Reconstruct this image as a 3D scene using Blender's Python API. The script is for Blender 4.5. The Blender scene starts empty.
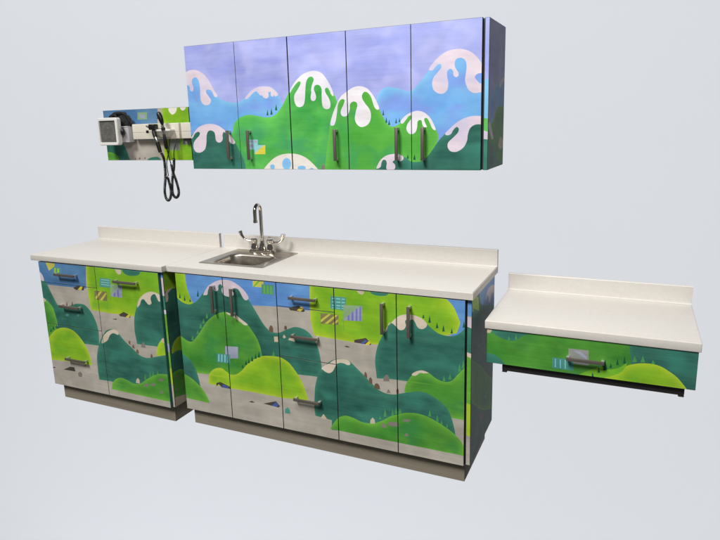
# Children's clinic cabinet set printed with a cartoon mountain landscape, on a plain studio backdrop
import bpy, bmesh, math, random
from mathutils import Vector, Matrix, Quaternion
from mathutils.geometry import delaunay_2d_cdt
random.seed(4)
scene = bpy.context.scene
C = scene.collection
R = math.radians

# ---------------------------------------------------------------- printed artwork
# Outlines of the printed laminate, in millimetres on the plane of each face
# (along the run, height).  "!" marks a sharp corner, everything else is a curve.
ART_U = '''
blue 54,1926 108,1941 137,1951 181,1948 222,1927 252,1895 279,1848 303,1808 349,1784 421,1772 468,1791 520,1831 587,1844 645,1835 678,1799 693,1760 702,1716 717,1376! -9,1367!
ice 88,1934! 108,1942 137,1951 181,1948 222,1927 252,1895 279,1848 303,1813 290,1805 278,1817 270,1835 255,1845 235,1845 231,1832 245,1813 259,1792 248,1772 218,1767 196,1785 191,1816 194,1857 188,1896 170,1913 149,1905 143,1885 151,1859 142,1841 128,1847 125,1865 114,1876 105,1866 87,1862!
ice 474,1793 520,1830 557,1843 587,1845 628,1841 656,1822 673,1802 657,1793 644,1808 630,1816 616,1814 619,1797 607,1786 586,1791 578,1802 566,1803 558,1812 544,1824 525,1816 506,1800 486,1789
ice 632,1815 644,1814 649,1802 642,1793 630,1799
blue 1178,1617! 1202,1754 1222,1789 1243,1806 1272,1809 1321,1798 1357,1786 1383,1792 1417,1825 1459,1873 1479,1903 1509,1929 1545,1947 1590,1953 1629,1945 1660,1927 1686,1896 1730,1848 1761,1345! 1171,1333!
ice 1458,1875 1479,1903 1509,1929 1547,1948 1591,1953 1628,1945 1660,1926 1686,1897 1708,1865! 1708,1844 1695,1846 1676,1844 1664,1831 1674,1817 1687,1804 1709,1797 1709,1775 1692,1767 1663,1764 1640,1777 1629,1796 1622,1821 1625,1849 1628,1880 1621,1905 1602,1915 1582,1911 1575,1894 1578,1876 1592,1854 1592,1840 1580,1835 1570,1845 1568,1863 1556,1872 1543,1864 1542,1840 1547,1811 1542,1783 1525,1769 1502,1770 1480,1786 1473,1815 1480,1839 1498,1860 1515,1880 1514,1892 1502,1895 1488,1884 1475,1870
lime2 238,1406! 277,1584! 374,1615 396,1664 436,1697 488,1708 539,1702 598,1692 649,1703 690,1742 722,1789 743,1821 774,1859 813,1888 850,1901 887,1903 922,1890 948,1861 969,1825 980,1798 994,1770 1006,1731! 994,1412! 444,1408!
teal 76,1587! 131,1626 162,1652 208,1667 252,1669 294,1658 330,1637 365,1610 389,1578 412,1539 435,1495 448,1460 453,1408! 56,1405!
ice 106,1594 131,1626 162,1652 208,1667 252,1669 294,1658 330,1637 365,1610 387,1584 394,1567 380,1561 362,1570 351,1592 339,1616 326,1625 317,1609 317,1588 303,1572 284,1571 271,1584 270,1606 264,1626 243,1635 224,1629 213,1607 207,1567 195,1536 165,1519 135,1521 119,1541 122,1568 138,1588 163,1608 170,1623 157,1630 136,1620 120,1600
snow 741,1817 774,1859 813,1888 850,1901 887,1903 922,1890 948,1861 969,1825 980,1798 982,1781 970,1788 962,1806 955,1818 947,1822 937,1815 941,1796 954,1776 964,1748 959,1726 942,1721 924,1730 918,1754 918,1789 919,1816 911,1832 897,1838 882,1834 876,1818 882,1802 887,1782 882,1767 871,1762 859,1768 857,1784 862,1803 861,1815 867,1838 878,1861 874,1873 861,1878 847,1872 835,1852 829,1816 825,1777 816,1746 795,1736 775,1743 765,1768 767,1796 785,1819 803,1845 803,1857 792,1858 773,1843 752,1820 737,1801
green2 918,1411! 924,1453 933,1510 945,1574 957,1646 968,1681 987,1724 1016,1773 1052,1798 1087,1816 1122,1820 1156,1809 1180,1785 1201,1754 1217,1712 1237,1673 1257,1642 1282,1630 1306,1637 1323,1650 1344,1677 1372,1691 1404,1698 1436,1689 1463,1666 1482,1636 1494,1607 1502,1588 1498,1559 1482,1533 1459,1503 1435,1478 1398,1467 1358,1473 1333,1483 1300,1492 1299,1414!
snow 959,1650 968,1681 987,1724 1016,1773 1052,1798 1087,1816 1122,1820 1156,1809 1180,1785 1201,1754 1217,1714 1204,1710 1192,1724 1184,1747 1176,1770 1159,1790 1142,1793 1131,1779 1133,1760 1149,1737 1170,1709 1174,1675 1160,1645 1129,1632 1104,1642 1091,1670 1097,1704 1106,1735 1098,1749 1081,1751 1068,1740 1065,1713 1053,1690 1035,1683 1020,1691 1018,1711 1032,1737 1040,1757 1032,1765 1017,1761 1004,1742 998,1708 990,1669 980,1645 966,1642
snow 1321,1652 1344,1677 1372,1691 1404,1698 1436,1689 1463,1666 1480,1638 1490,1611 1480,1612 1471,1622 1463,1641 1451,1662 1441,1665 1435,1658 1443,1637 1449,1625 1435,1625 1426,1638 1424,1653 1414,1657 1404,1650 1402,1627 1395,1605 1379,1594 1361,1598 1350,1617 1355,1640 1372,1662 1374,1676 1364,1677 1348,1659 1331,1642
teal 1740,1664! 1653,1666 1616,1657 1586,1641 1560,1620 1533,1593 1506,1566 1482,1533 1459,1503 1435,1478 1398,1467 1358,1473 1333,1483 1300,1473 1266,1453 1248,1398! 1745,1403!
ice 1533,1593 1560,1620 1586,1641 1616,1657 1653,1667 1693,1666 1715,1664! 1716,1624! 1686,1631 1664,1628 1646,1614 1637,1589 1633,1560 1617,1531 1587,1513 1560,1515 1546,1532 1548,1554 1571,1576 1592,1597 1596,1614 1586,1622 1571,1609 1560,1591 1544,1586
teal 1193,1429! 1203,1453 1220,1478 1250,1498 1288,1505 1333,1492 1366,1469 1382,1400! 1193,1398!
ice 1196,1437 1203,1453 1220,1478 1250,1498 1288,1505 1313,1503 1333,1492 1332,1478 1318,1470 1300,1477 1288,1475 1279,1467 1290,1457 1293,1442 1283,1430 1257,1430 1247,1438 1250,1461 1246,1475 1233,1478 1224,1467 1219,1445 1206,1437
cream 554,1422! 593,1460 635,1490 686,1507 744,1509 783,1502 820,1486 852,1461 888,1426!
blue 729,1458 724,1443 714,1432 701,1428 687,1432 678,1443 676,1458 680,1473 691,1484 704,1488 717,1484 726,1473
blue 631,1443 629,1436 623,1431 616,1430 609,1431 604,1436 603,1443 605,1449 610,1454 618,1455 625,1454 629,1449
blue 813,1438 809,1433 800,1429 788,1427 776,1429 768,1433 765,1438 768,1443 777,1447 789,1449 801,1448 810,1444
blue 856,1433 855,1430 851,1428 846,1428 840,1428 837,1430 835,1432 837,1435 841,1437 846,1438 851,1437 855,1435
stone 899,1428! 903,1448 911,1457 920,1448 923,1428!
skysign 479,1583! 537,1582! 533,1531! 475,1531!
lilsign 483,1579! 509,1579! 508,1567! 482,1567!
lilsign 481,1559! 508,1558! 507,1542! 480,1542!
lilsign 514,1579! 533,1578! 532,1565! 513,1565!
skysign 515,1555! 581,1554! 578,1507! 511,1508!
yellow 511,1508! 569,1552! 581,1552! 578,1507!
dk 598,1703! 603,1719! 606,1732! 608,1719! 610,1702!
dk 621,1705! 626,1724! 630,1739! 632,1724! 635,1705!
dk 650,1726! 655,1743! 659,1756! 661,1742! 664,1725!
dk 1232,1683! 1235,1698! 1237,1710! 1239,1698! 1242,1683!
dk 1246,1649! 1249,1663! 1252,1674! 1254,1663! 1256,1648!
dk 1259,1638! 1263,1652! 1266,1664! 1268,1652! 1271,1638!
dk 1295,1645! 1298,1659! 1300,1670! 1302,1659! 1305,1645!
dk 1312,1650! 1315,1662! 1317,1672! 1318,1662! 1321,1650!
dk 1350,1483! 1353,1495! 1356,1504! 1358,1494! 1361,1483!
dk 1381,1477! 1385,1492! 1388,1504! 1391,1492! 1394,1477!
dk 1415,1476! 1417,1485! 1419,1492! 1421,1485! 1423,1476!
'''
ART_S = '''
blue2 -111,925! 917,957! 902,747! 708,749! 565,740! 78,723!
blue2 1547,897! 1727,899! 1730,669! 1547,725!
lime 6,907! 121,897! 137,842 150,801 163,760 179,723 148,673! -24,654!
lime 901,922! 1562,930! 1585,882 1604,864 1627,836 1648,788 1654,769 1639,720! 1319,615! 1251,616! 1133,611! 1029,615! 913,620! 900,673 895,751
teal 1210,891! 1227,868 1248,860 1277,859 1306,865 1323,883!
sand 1150,881! 1162,862 1179,857 1190,864 1194,885!
teal 1247,443! 1240,520 1245,571 1259,620 1282,668 1299,703 1325,733 1354,761 1387,780 1428,783 1468,773 1501,747 1531,723 1562,707 1609,703 1647,717 1677,750 1699,782! 1733,464! 1400,452! 1316,450!
sandcap 1288,677 1299,703 1325,733 1354,763 1387,780 1428,783 1468,775 1496,755 1501,742 1492,728 1476,720 1456,726 1444,749 1432,762 1418,756 1399,756 1395,743 1399,728 1387,707 1366,703 1354,714 1337,728 1323,733 1312,726 1308,709 1302,691
green 1387,396! 1390,415 1396,437 1417,474 1442,503 1475,517 1507,511 1547,487 1586,479 1618,490 1648,527 1679,564 1716,613! 1720,307! 1677,305! 1615,305! 1482,321!
sandcap 1425,490 1442,506 1475,518 1507,511 1487,505 1465,504 1448,489 1434,485
teal 26,974! 41,806 57,740 89,714 122,703 149,705 194,730 237,774 275,817 316,843 361,859 414,863 456,850 496,827 524,798 534,768 551,742 579,700 606,658 635,624 664,608 704,608 745,627 775,641 805,651 844,649 881,632 912,596 934,546 945,485 948,432! 922,400! 761,393! 554,363! -51,321!
lime 6,907! 121,897! 137,842 150,801 163,760 179,723 146,707 117,706 87,714 58,734 24,756!
blue2 126,944! 277,954! 361,859 316,843 275,817 237,774 194,730 167,715 155,735 141,772 130,823
icecap 240,769 275,817 316,843 361,860 415,864 456,851 496,827 524,798 533,774 513,763 497,777 483,803 469,820 445,822 431,812 443,795 428,777 401,773 375,781 364,806 372,825 359,838 345,827 343,804 322,795 307,810 292,818 276,798 268,771 254,767
green 31,513! 66,506 100,490 134,487 172,521 211,569 250,617 298,655 344,677 383,685 430,675 471,656 512,633 545,595 569,561 586,517 595,472 595,416! 443,307! 220,307! 156,302! 6,289!
sandcap 383,685 409,680 446,674 477,656 517,631 495,625 470,641 444,653 419,668 396,672
lime 226,250! 232,294 250,326 287,351 326,357 353,342 379,329 418,335 458,363 499,407 550,445 603,467 655,474 706,474 755,453 792,413 824,368 846,316 862,261! 712,247! 546,249! 383,247!
teal -3,419! 55,405 100,381 131,348 155,291 168,225! 18,178!
green -19,285! 65,280 122,256 176,214 212,165 222,131! -36,138!
teal 899,182! 895,232 901,307 905,344 915,382 928,420 948,446 987,487 1020,507 1062,517 1098,512 1118,500 1142,479 1177,450 1211,420 1254,386 1289,373 1332,373 1366,384 1449,408 1499,408 1547,387 1595,350 1615,312 1631,256 1638,211! 1563,191! 991,120! 993,174!
sandcap 946,448 963,466 992,483 1018,503 1062,516 1098,512 1108,495 1093,488 1075,494 1052,494 1033,485 1022,466 1009,443 989,430 968,434 955,442
green 982,124! 1007,165 1032,195 1070,214 1116,210 1161,197 1215,199 1269,224 1313,255 1365,279 1398,290 1449,296 1498,290 1547,273 1595,249 1635,223 1672,182 1683,124!
yelsign 566,873! 632,876! 630,842! 564,842!
green 564,842! 597,874! 612,875! 574,841!
tealsign 619,860! 693,862! 689,807! 615,807!
green 630,855! 641,856! 638,811! 627,810!
green 651,855! 660,855! 658,811! 648,811!
green 670,855! 680,855! 677,811! 668,811!
lilsign 360,490! 444,497! 439,430! 354,419!
stone 305,391! 308,392! 305,360! 302,359!
teal 380,392! 384,393! 381,363! 378,363!
tealsign 300,441! 389,444! 385,393! 296,390!
skysign 309,437! 318,438! 314,394! 305,394!
skysign 329,438! 338,438! 334,395! 325,395!
skysign 350,439! 359,439! 355,395! 346,395!
skysign 371,440! 380,440! 376,397! 367,396!
tealsign 1012,833! 1096,834! 1093,768! 1010,770!
skysign 1019,825! 1089,827! 1089,822! 1019,820!
skysign 1019,808! 1089,810! 1088,805! 1018,803!
skysign 1018,791! 1088,793! 1088,787! 1018,785!
skysign 1017,778! 1088,779! 1087,775! 1017,773!
tealsign 1036,833! 1043,834! 1041,770! 1033,769!
tealsign 1065,836! 1072,837! 1069,769! 1062,769!
lilsign 1081,796! 1178,799! 1176,724! 1078,718!
leafsign 1081,796! 1169,798! 1078,721!
purple 1101,741! 1111,750! 1110,720! 1101,720!
purple 1122,758! 1133,769! 1132,721! 1121,720!
purple 1145,779! 1155,788! 1153,722! 1143,722!
purple 1165,796! 1174,799! 1172,724! 1163,723!
green 950,686! 953,687! 951,652! 949,651!
green 1056,692! 1058,692! 1056,636! 1054,636!
green 1077,718! 1080,718! 1078,664! 1075,664!
green 1176,724! 1179,724! 1178,671! 1175,670!
brnsign 954,740! 1052,742! 1050,691! 951,686!
yelsign 954,707! 998,741! 1012,741! 953,692!
yelsign 973,689! 1034,740! 1049,740! 991,689!
yelsign 1012,690! 1050,721! 1049,708! 1028,690!
slate 772,751! 831,767! 868,744! 858,736! 781,737!
yellow 820,741! 848,765! 860,754! 841,737!
slate 1133,624! 1195,642! 1221,617! 1220,609! 1133,611!
navy 1164,610! 1192,632! 1203,628! 1178,608!
yellow 1190,608! 1210,629! 1220,619! 1207,607!
slate 280,262! 308,274! 373,255! 372,243! 316,242! 297,259! 280,244!
navy 311,245! 329,263! 364,253! 355,242!
slate 582,193! 664,221! 688,197! 678,187!
navy 638,191! 661,217! 681,203! 667,187!
slate 490,189! 510,196! 531,191! 509,185!
slate 1076,583! 1092,589! 1110,584! 1096,580!
brn 648,606! 649,628 661,644 673,631 672,606!
brn 740,630! 741,644 748,652 756,646 755,630!
sand 675,584! 698,587! 699,558! 676,555!
sand 728,589! 737,603! 748,589! 735,581!
sand 760,577! 775,598! 801,586! 799,571!
tealsign 715,162! 719,186! 734,200! 747,188! 748,163!
stone 1281,433! 1283,453 1298,470 1309,462 1312,437!
brn 1181,442! 1182,459 1188,467 1195,457 1196,435!
brn 1206,411! 1206,433 1214,443 1222,433 1223,407!
brn 1233,389! 1235,409 1246,417 1259,409 1263,387!
brn 1347,381! 1347,400 1354,409 1359,400 1359,381!
stone 1296,375! 1306,397! 1318,379!
sand 1206,197! 1208,217! 1220,232! 1231,222! 1233,202!
stone 1266,188! 1268,204 1277,213 1293,200 1290,189!
stone 1310,228! 1347,231! 1359,211! 1312,203!
sand 931,178! 947,200! 965,178! 950,170!
stone 1374,243! 1385,255! 1419,259! 1408,242!
stone 1382,167! 1396,185! 1407,177! 1401,165!
stone 1299,221! 1342,227! 1355,210! 1305,202!
dk 1478,773! 1481,784! 1484,794! 1486,785! 1489,774!
dk 1507,754! 1510,774! 1513,790! 1516,774! 1519,755!
dk 1542,732! 1545,748! 1548,762! 1551,749! 1555,734!
dk 1572,720! 1575,739! 1578,754! 1581,739! 1584,722!
dk 1610,715! 1614,730! 1616,743! 1619,731! 1622,717!
dk 1665,749! 1669,768! 1671,784! 1674,769! 1677,750!
lt 1646,537! 1650,561! 1653,580! 1657,562! 1661,539!
lt 1663,557! 1667,580! 1671,598! 1674,581! 1679,560!
lt 1602,493! 1606,511! 1610,525! 1613,512! 1618,495!
lt 1574,481! 1578,497! 1581,510! 1584,498! 1588,483!
dk 70,732! 76,750! 81,765! 82,751! 84,733!
dk 102,721! 108,738! 113,752! 114,739! 116,722!
dk 140,718! 145,730! 149,739! 151,730! 154,719!
dk 195,753! 202,775! 207,792! 209,775! 211,755!
lt 131,494! 138,511! 144,525! 147,512! 150,497!
lt 194,570! 201,589! 207,604! 210,590! 213,572!
lt 217,602! 224,620! 229,636! 232,621! 235,604!
lt 243,635! 250,654! 255,669! 258,655! 261,637!
lt 172,536! 177,549! 182,560! 185,550! 188,538!
lt 1279,247! 1283,272! 1287,292! 1290,273! 1294,250!
lt 1319,266! 1323,284! 1326,299! 1329,286! 1333,269!
lt 1335,273! 1340,296! 1344,315! 1347,297! 1351,276!
lt 1355,278! 1359,294! 1362,307! 1365,296! 1369,281!
lt 1253,228! 1257,240! 1260,250! 1263,241! 1267,230!
lt 1319,261! 1323,279! 1326,294! 1329,280! 1333,264!
lt 1359,281! 1363,294! 1367,305! 1369,295! 1373,283!
lt 1505,291! 1510,311! 1513,328! 1516,313! 1520,294!
lt 1542,271! 1546,291! 1549,308! 1553,292! 1557,274!
lt 1563,261! 1567,276! 1569,288! 1572,277! 1576,264!
lt 1591,251! 1594,263! 1597,273! 1599,264! 1602,254!
dk 459,379! 463,392! 467,403! 469,393! 472,381!
dk 481,399! 486,417! 491,431! 493,418! 496,402!
dk 500,412! 505,429! 510,443! 512,430! 515,414!
dk 522,426! 527,445! 532,460! 534,446! 537,428!
dk 545,443! 551,461! 555,476! 557,462! 560,445!
dk 566,453! 572,475! 577,492! 580,476! 583,456!
lt 579,464! 585,486! 590,503! 593,487! 596,467!
lt 657,475! 663,492! 667,506! 670,493! 674,478!
'''
ART_L = '''
blue3 -1042,912! -570,913! -596,736! -742,734! -922,733! -1074,750!
lime -570,923! 16,934! -26,587! -232,605! -425,602! -577,607! -585,730
teal -294,878! -284,857 -255,845 -218,844 -173,854 -151,884!
sand -351,879! -338,853 -322,844 -304,853 -303,883!
teal -1074,750! -983,758 -939,756 -912,705 -885,655 -854,608 -807,595 -742,619 -683,635 -628,633 -585,601 -553,547 -537,475 -546,384! -649,382! -1015,362! -1093,508!
icecap -1003,809! -976,809 -955,787 -950,755 -976,756 -992,773!
green -1020,647! -976,640 -942,625 -905,588 -889,536 -884,471 -922,418 -973,345! -1051,335!
sand -999,638! -973,643 -957,626 -981,616!
lime -1026,228! -988,360 -954,405 -894,448 -826,466 -762,459 -711,428 -664,374 -638,319 -623,248! -814,244! -979,234!
teal -239,435! -248,511 -240,592 -214,660 -179,715 -138,748 -100,761 -58,760 -20,738 20,669 6,448! -92,440!
sandcap -209,661 -190,708 -145,746 -100,763 -58,760 -19,740 -6,705 -34,712 -46,713 -58,737 -70,752 -93,741 -103,720 -99,696 -120,685 -139,700 -153,714 -172,708 -187,679
lime -104,383! -91,430 -72,464 -47,487 -13,490 -1,392!
sand -56,482 -43,496 -25,492 -30,470 -50,469
teal -580,161! -582,235 -573,322 -542,401 -512,447 -468,492 -413,503 -377,483 -331,439 -278,403 -232,370 -176,359 -112,374 -37,395 36,402 29,235! -255,147! -490,165!
sandcap -522,404 -504,448 -462,485 -413,503 -378,493 -381,474 -417,480 -445,466 -470,431 -493,415
green -487,114! -472,155 -440,187 -398,201 -353,195 -302,180 -250,188 -194,225 -126,262 -76,275 22,280! 3,110! -40,109!
yelsign -914,874! -835,872! -841,853! -894,823!
tealsign -856,849! -788,847! -795,810! -863,812!
lime -843,845! -831,844! -837,814! -849,814!
lime -816,843! -805,843! -810,813! -822,813!
tealsign -475,812! -393,812! -401,758! -483,759!
skysign -467,805! -402,804! -402,800! -468,801!
skysign -469,790! -404,790! -405,786! -470,786!
skysign -471,776! -406,775! -407,771! -472,772!
lilsign -398,781! -310,782! -316,706! -405,708!
leafsign -398,781! -321,781! -403,716!
purple -380,723! -365,739! -367,709! -380,708!
purple -351,746! -337,757! -339,708! -352,708!
green -538,677! -534,677! -539,642! -543,641!
green -406,708! -402,708! -408,667! -412,667!
green -437,677! -433,678! -441,626! -445,626!
brnsign -530,731! -431,731! -437,674! -537,675!
yelsign -531,689! -484,731! -468,730! -526,676!
yelsign -495,677! -442,727! -433,721! -477,674!
slate -704,731! -656,752! -609,746! -617,724! -682,721!
yellow -668,724! -640,747! -624,745! -639,722!
slate -357,601! -318,622! -267,607! -271,591! -348,592!
yellow -307,591! -278,613! -269,605! -284,589!
slate -413,568! -379,575! -378,567! -404,566!
slate -884,181! -821,209! -784,211! -779,183!
stone -758,153! -757,178! -737,189! -722,179! -726,154!
slate -981,184! -954,188! -956,181! -980,177!
brn -306,432! -301,448 -291,446 -292,421!
brn -281,409! -276,425 -266,425 -262,402!
brn -254,382! -249,400 -237,400 -232,375!
stone -213,419! -204,440 -187,452 -176,420!
brn -149,363! -143,384 -135,389 -130,369!
brn -785,611! -774,637 -771,613!
brn -738,616! -727,643 -723,618!
sand -848,608! -818,629! -802,620! -822,604!
tealsign -803,551! -784,564! -767,553! -788,542!
tealsign -705,561! -689,572! -677,565! -693,552!
sand -282,187! -277,207! -263,222! -252,211! -252,188!
stone -223,179! -203,200! -186,190! -194,174!
stone -179,191! -156,205! -127,206! -142,189!
stone -112,231! -91,247! -64,245! -79,228!
stone -105,154! -88,175! -76,165! -86,151!
lt -216,219! -209,239! -202,256! -200,241! -198,222!
lt -175,242! -168,262! -162,279! -160,264! -157,245!
lt -151,254! -144,272! -138,287! -136,273! -133,257!
lt -116,266! -110,280! -104,292! -102,281! -98,268!
dk -934,440! -927,456! -920,468! -918,457! -916,443!
dk -905,453! -898,468! -891,480! -890,469! -887,455!
dk -960,424! -952,437! -946,448! -944,438! -941,426!
'''
ART_T = '''
teal 1776,742! 1787,724 1806,709 1843,696 1872,694 1893,701 1914,719 1948,740 1976,759!
sand 1746,739! 1785,736! 1776,719! 1746,717!
teal 1733,622! 1763,623 1793,619 1823,603 1849,575! 1734,558!
teal 2332,773! 2343,717 2350,675 2356,632 2391,565! 2631,533! 2611,774!
lime 2081,523! 2161,548 2238,579 2300,616 2336,645 2379,662 2421,667 2457,662 2488,646 2519,625 2542,600 2564,572! 2357,515!
ltg 2133,564! 2185,599 2236,625 2268,619 2306,632 2336,655 2313,611 2251,579 2200,564
dk 2205,576! 2206,587! 2208,597! 2211,588! 2214,577!
dk 2227,598! 2229,613! 2231,625! 2234,613! 2237,599!
dk 2248,612! 2251,641! 2253,665! 2258,642! 2263,614!
dk 2272,627! 2274,639! 2276,650! 2279,640! 2282,628!
dk 2296,643! 2298,660! 2300,674! 2303,661! 2307,645!
dk 2321,653! 2324,672! 2326,687! 2329,673! 2334,655!
lt 2356,665! 2360,680! 2363,692! 2368,681! 2373,667!
lt 2386,668! 2390,684! 2393,697! 2397,685! 2403,671!
lt 2425,665! 2428,676! 2431,685! 2434,677! 2439,668!
lt 1854,696! 1856,707! 1858,717! 1860,708! 1863,697!
lt 1884,701! 1887,717! 1889,730! 1891,718! 1894,703!
greysign 2108,691! 2188,692! 2192,624! 2111,624!
lilsign 2128,684! 2155,684! 2182,662! 2182,651!
tealsign 2045,642! 2130,640! 2132,593! 2044,593!
skysign 2055,636! 2059,637! 2060,598! 2056,598!
skysign 2075,637! 2079,637! 2081,597! 2077,597!
skysign 2095,637! 2099,637! 2101,596! 2097,596!
'''
ART_W = '''
lime -383,1825! -30,1810! -67,1425! -407,1425! -388,1581 -390,1683 -390,1744
beige -406,1826! -375,1825! -382,1683! -423,1684!
beige -736,1586! -388,1581! -395,1467 -437,1403! -684,1446! -697,1510 -719,1553
teal -929,1578! -870,1575 -797,1571 -739,1564 -715,1532 -695,1489 -671,1435! -952,1435!
green -941,1501! -865,1509 -822,1502 -787,1484 -771,1446! -950,1446!
cream -323,1792! -325,1757 -297,1734 -265,1755 -259,1790!
cream -233,1789! -233,1767 -216,1755 -194,1766 -190,1787!
teal -544,1435! -529,1462 -483,1475 -436,1472 -406,1435!
leafsign -578,1756! -500,1755! -505,1711! -584,1711!
lilsign -566,1745! -518,1738! -521,1718! -562,1721!
yellow -666,1727! -641,1721! -651,1680! -672,1685!
greysign -334,1590! -255,1589! -263,1516! -342,1518!
greysign -236,1589! -177,1590! -181,1552! -240,1550!
brn -642,1459! -635,1472! -628,1459!
brn -611,1461! -597,1476! -589,1461!
brn -561,1463! -552,1478! -547,1463!
'''
ART_SS = '''
blue2 -418,990! 9,890! 29,697! -305,793! -359,833
lime -537,910! -393,855! -383,820 -372,781! -533,829!
icecap -235,807 -201,835 -145,841 -87,835 -25,817 20,780! 26,725 -39,756 -73,792 -102,787 -129,760 -168,768 -179,795 -209,816 -225,795
teal -487,831! -355,775 -130,664 43,554! 71,277! -151,458 -343,590 -478,663!
green -506,593! -337,504 -144,374 75,246! 88,112 -247,228 -495,377!
stone -355,253! -291,240 -244,191 -299,190!
lt -122,198! -106,222! -93,242! -76,209! -54,168!
lt -225,282! -210,305! -198,324! -182,293! -162,253!
'''
ART_LS = '''
lime -562,908! -416,875! -451,771 -480,768 -528,766 -581,771!
teal -554,725! -531,748 -508,761 -487,765 -461,753 -398,687! -430,443! -518,433 -573,433!
sandcap -544,751 -525,769 -500,772 -484,769 -504,760 -520,750 -520,726 -530,704 -547,711
lime -534,419! -515,452 -484,472 -425,482! -446,325! -536,400!
teal -545,388! -508,399 -466,394 -426,359! -447,200! -564,248!
green -560,277! -524,283 -481,281 -425,254! -447,89! -578,142!
stone -527,259! -506,255! -501,238! -522,241!
stone -530,178! -511,180! -511,164! -528,166!
sand -578,140! -544,130! -444,112! -461,-17! -591,44!
'''
ART_US = '''
blue -315,1733! -181,1809 50,1850! 169,1610! -305,1619!
ice -125,1804 -89,1828 9,1848 74,1828 11,1829 -60,1814 -89,1794
green -354,1598! -238,1647 -170,1699 -76,1709 26,1704! 108,1394! -339,1423!
snow -346,1630 -306,1637 -262,1603 -230,1565 -273,1565 -310,1597
sand -115,1530 -60,1567 5,1533 -53,1507
teal -351,1562! -226,1528 -107,1459 104,1428! 112,1360! -338,1401!
'''

# ---------------------------------------------------------------- materials
def lin(c):
    return tuple(((v/255)/12.92 if v/255 <= .04045 else (((v/255)+.055)/1.055)**2.4) for v in c)

def nd(nt, t, **k):
    n = nt.nodes.new(t)
    for a, b in k.items(): setattr(n, a, b)
    return n

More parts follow.
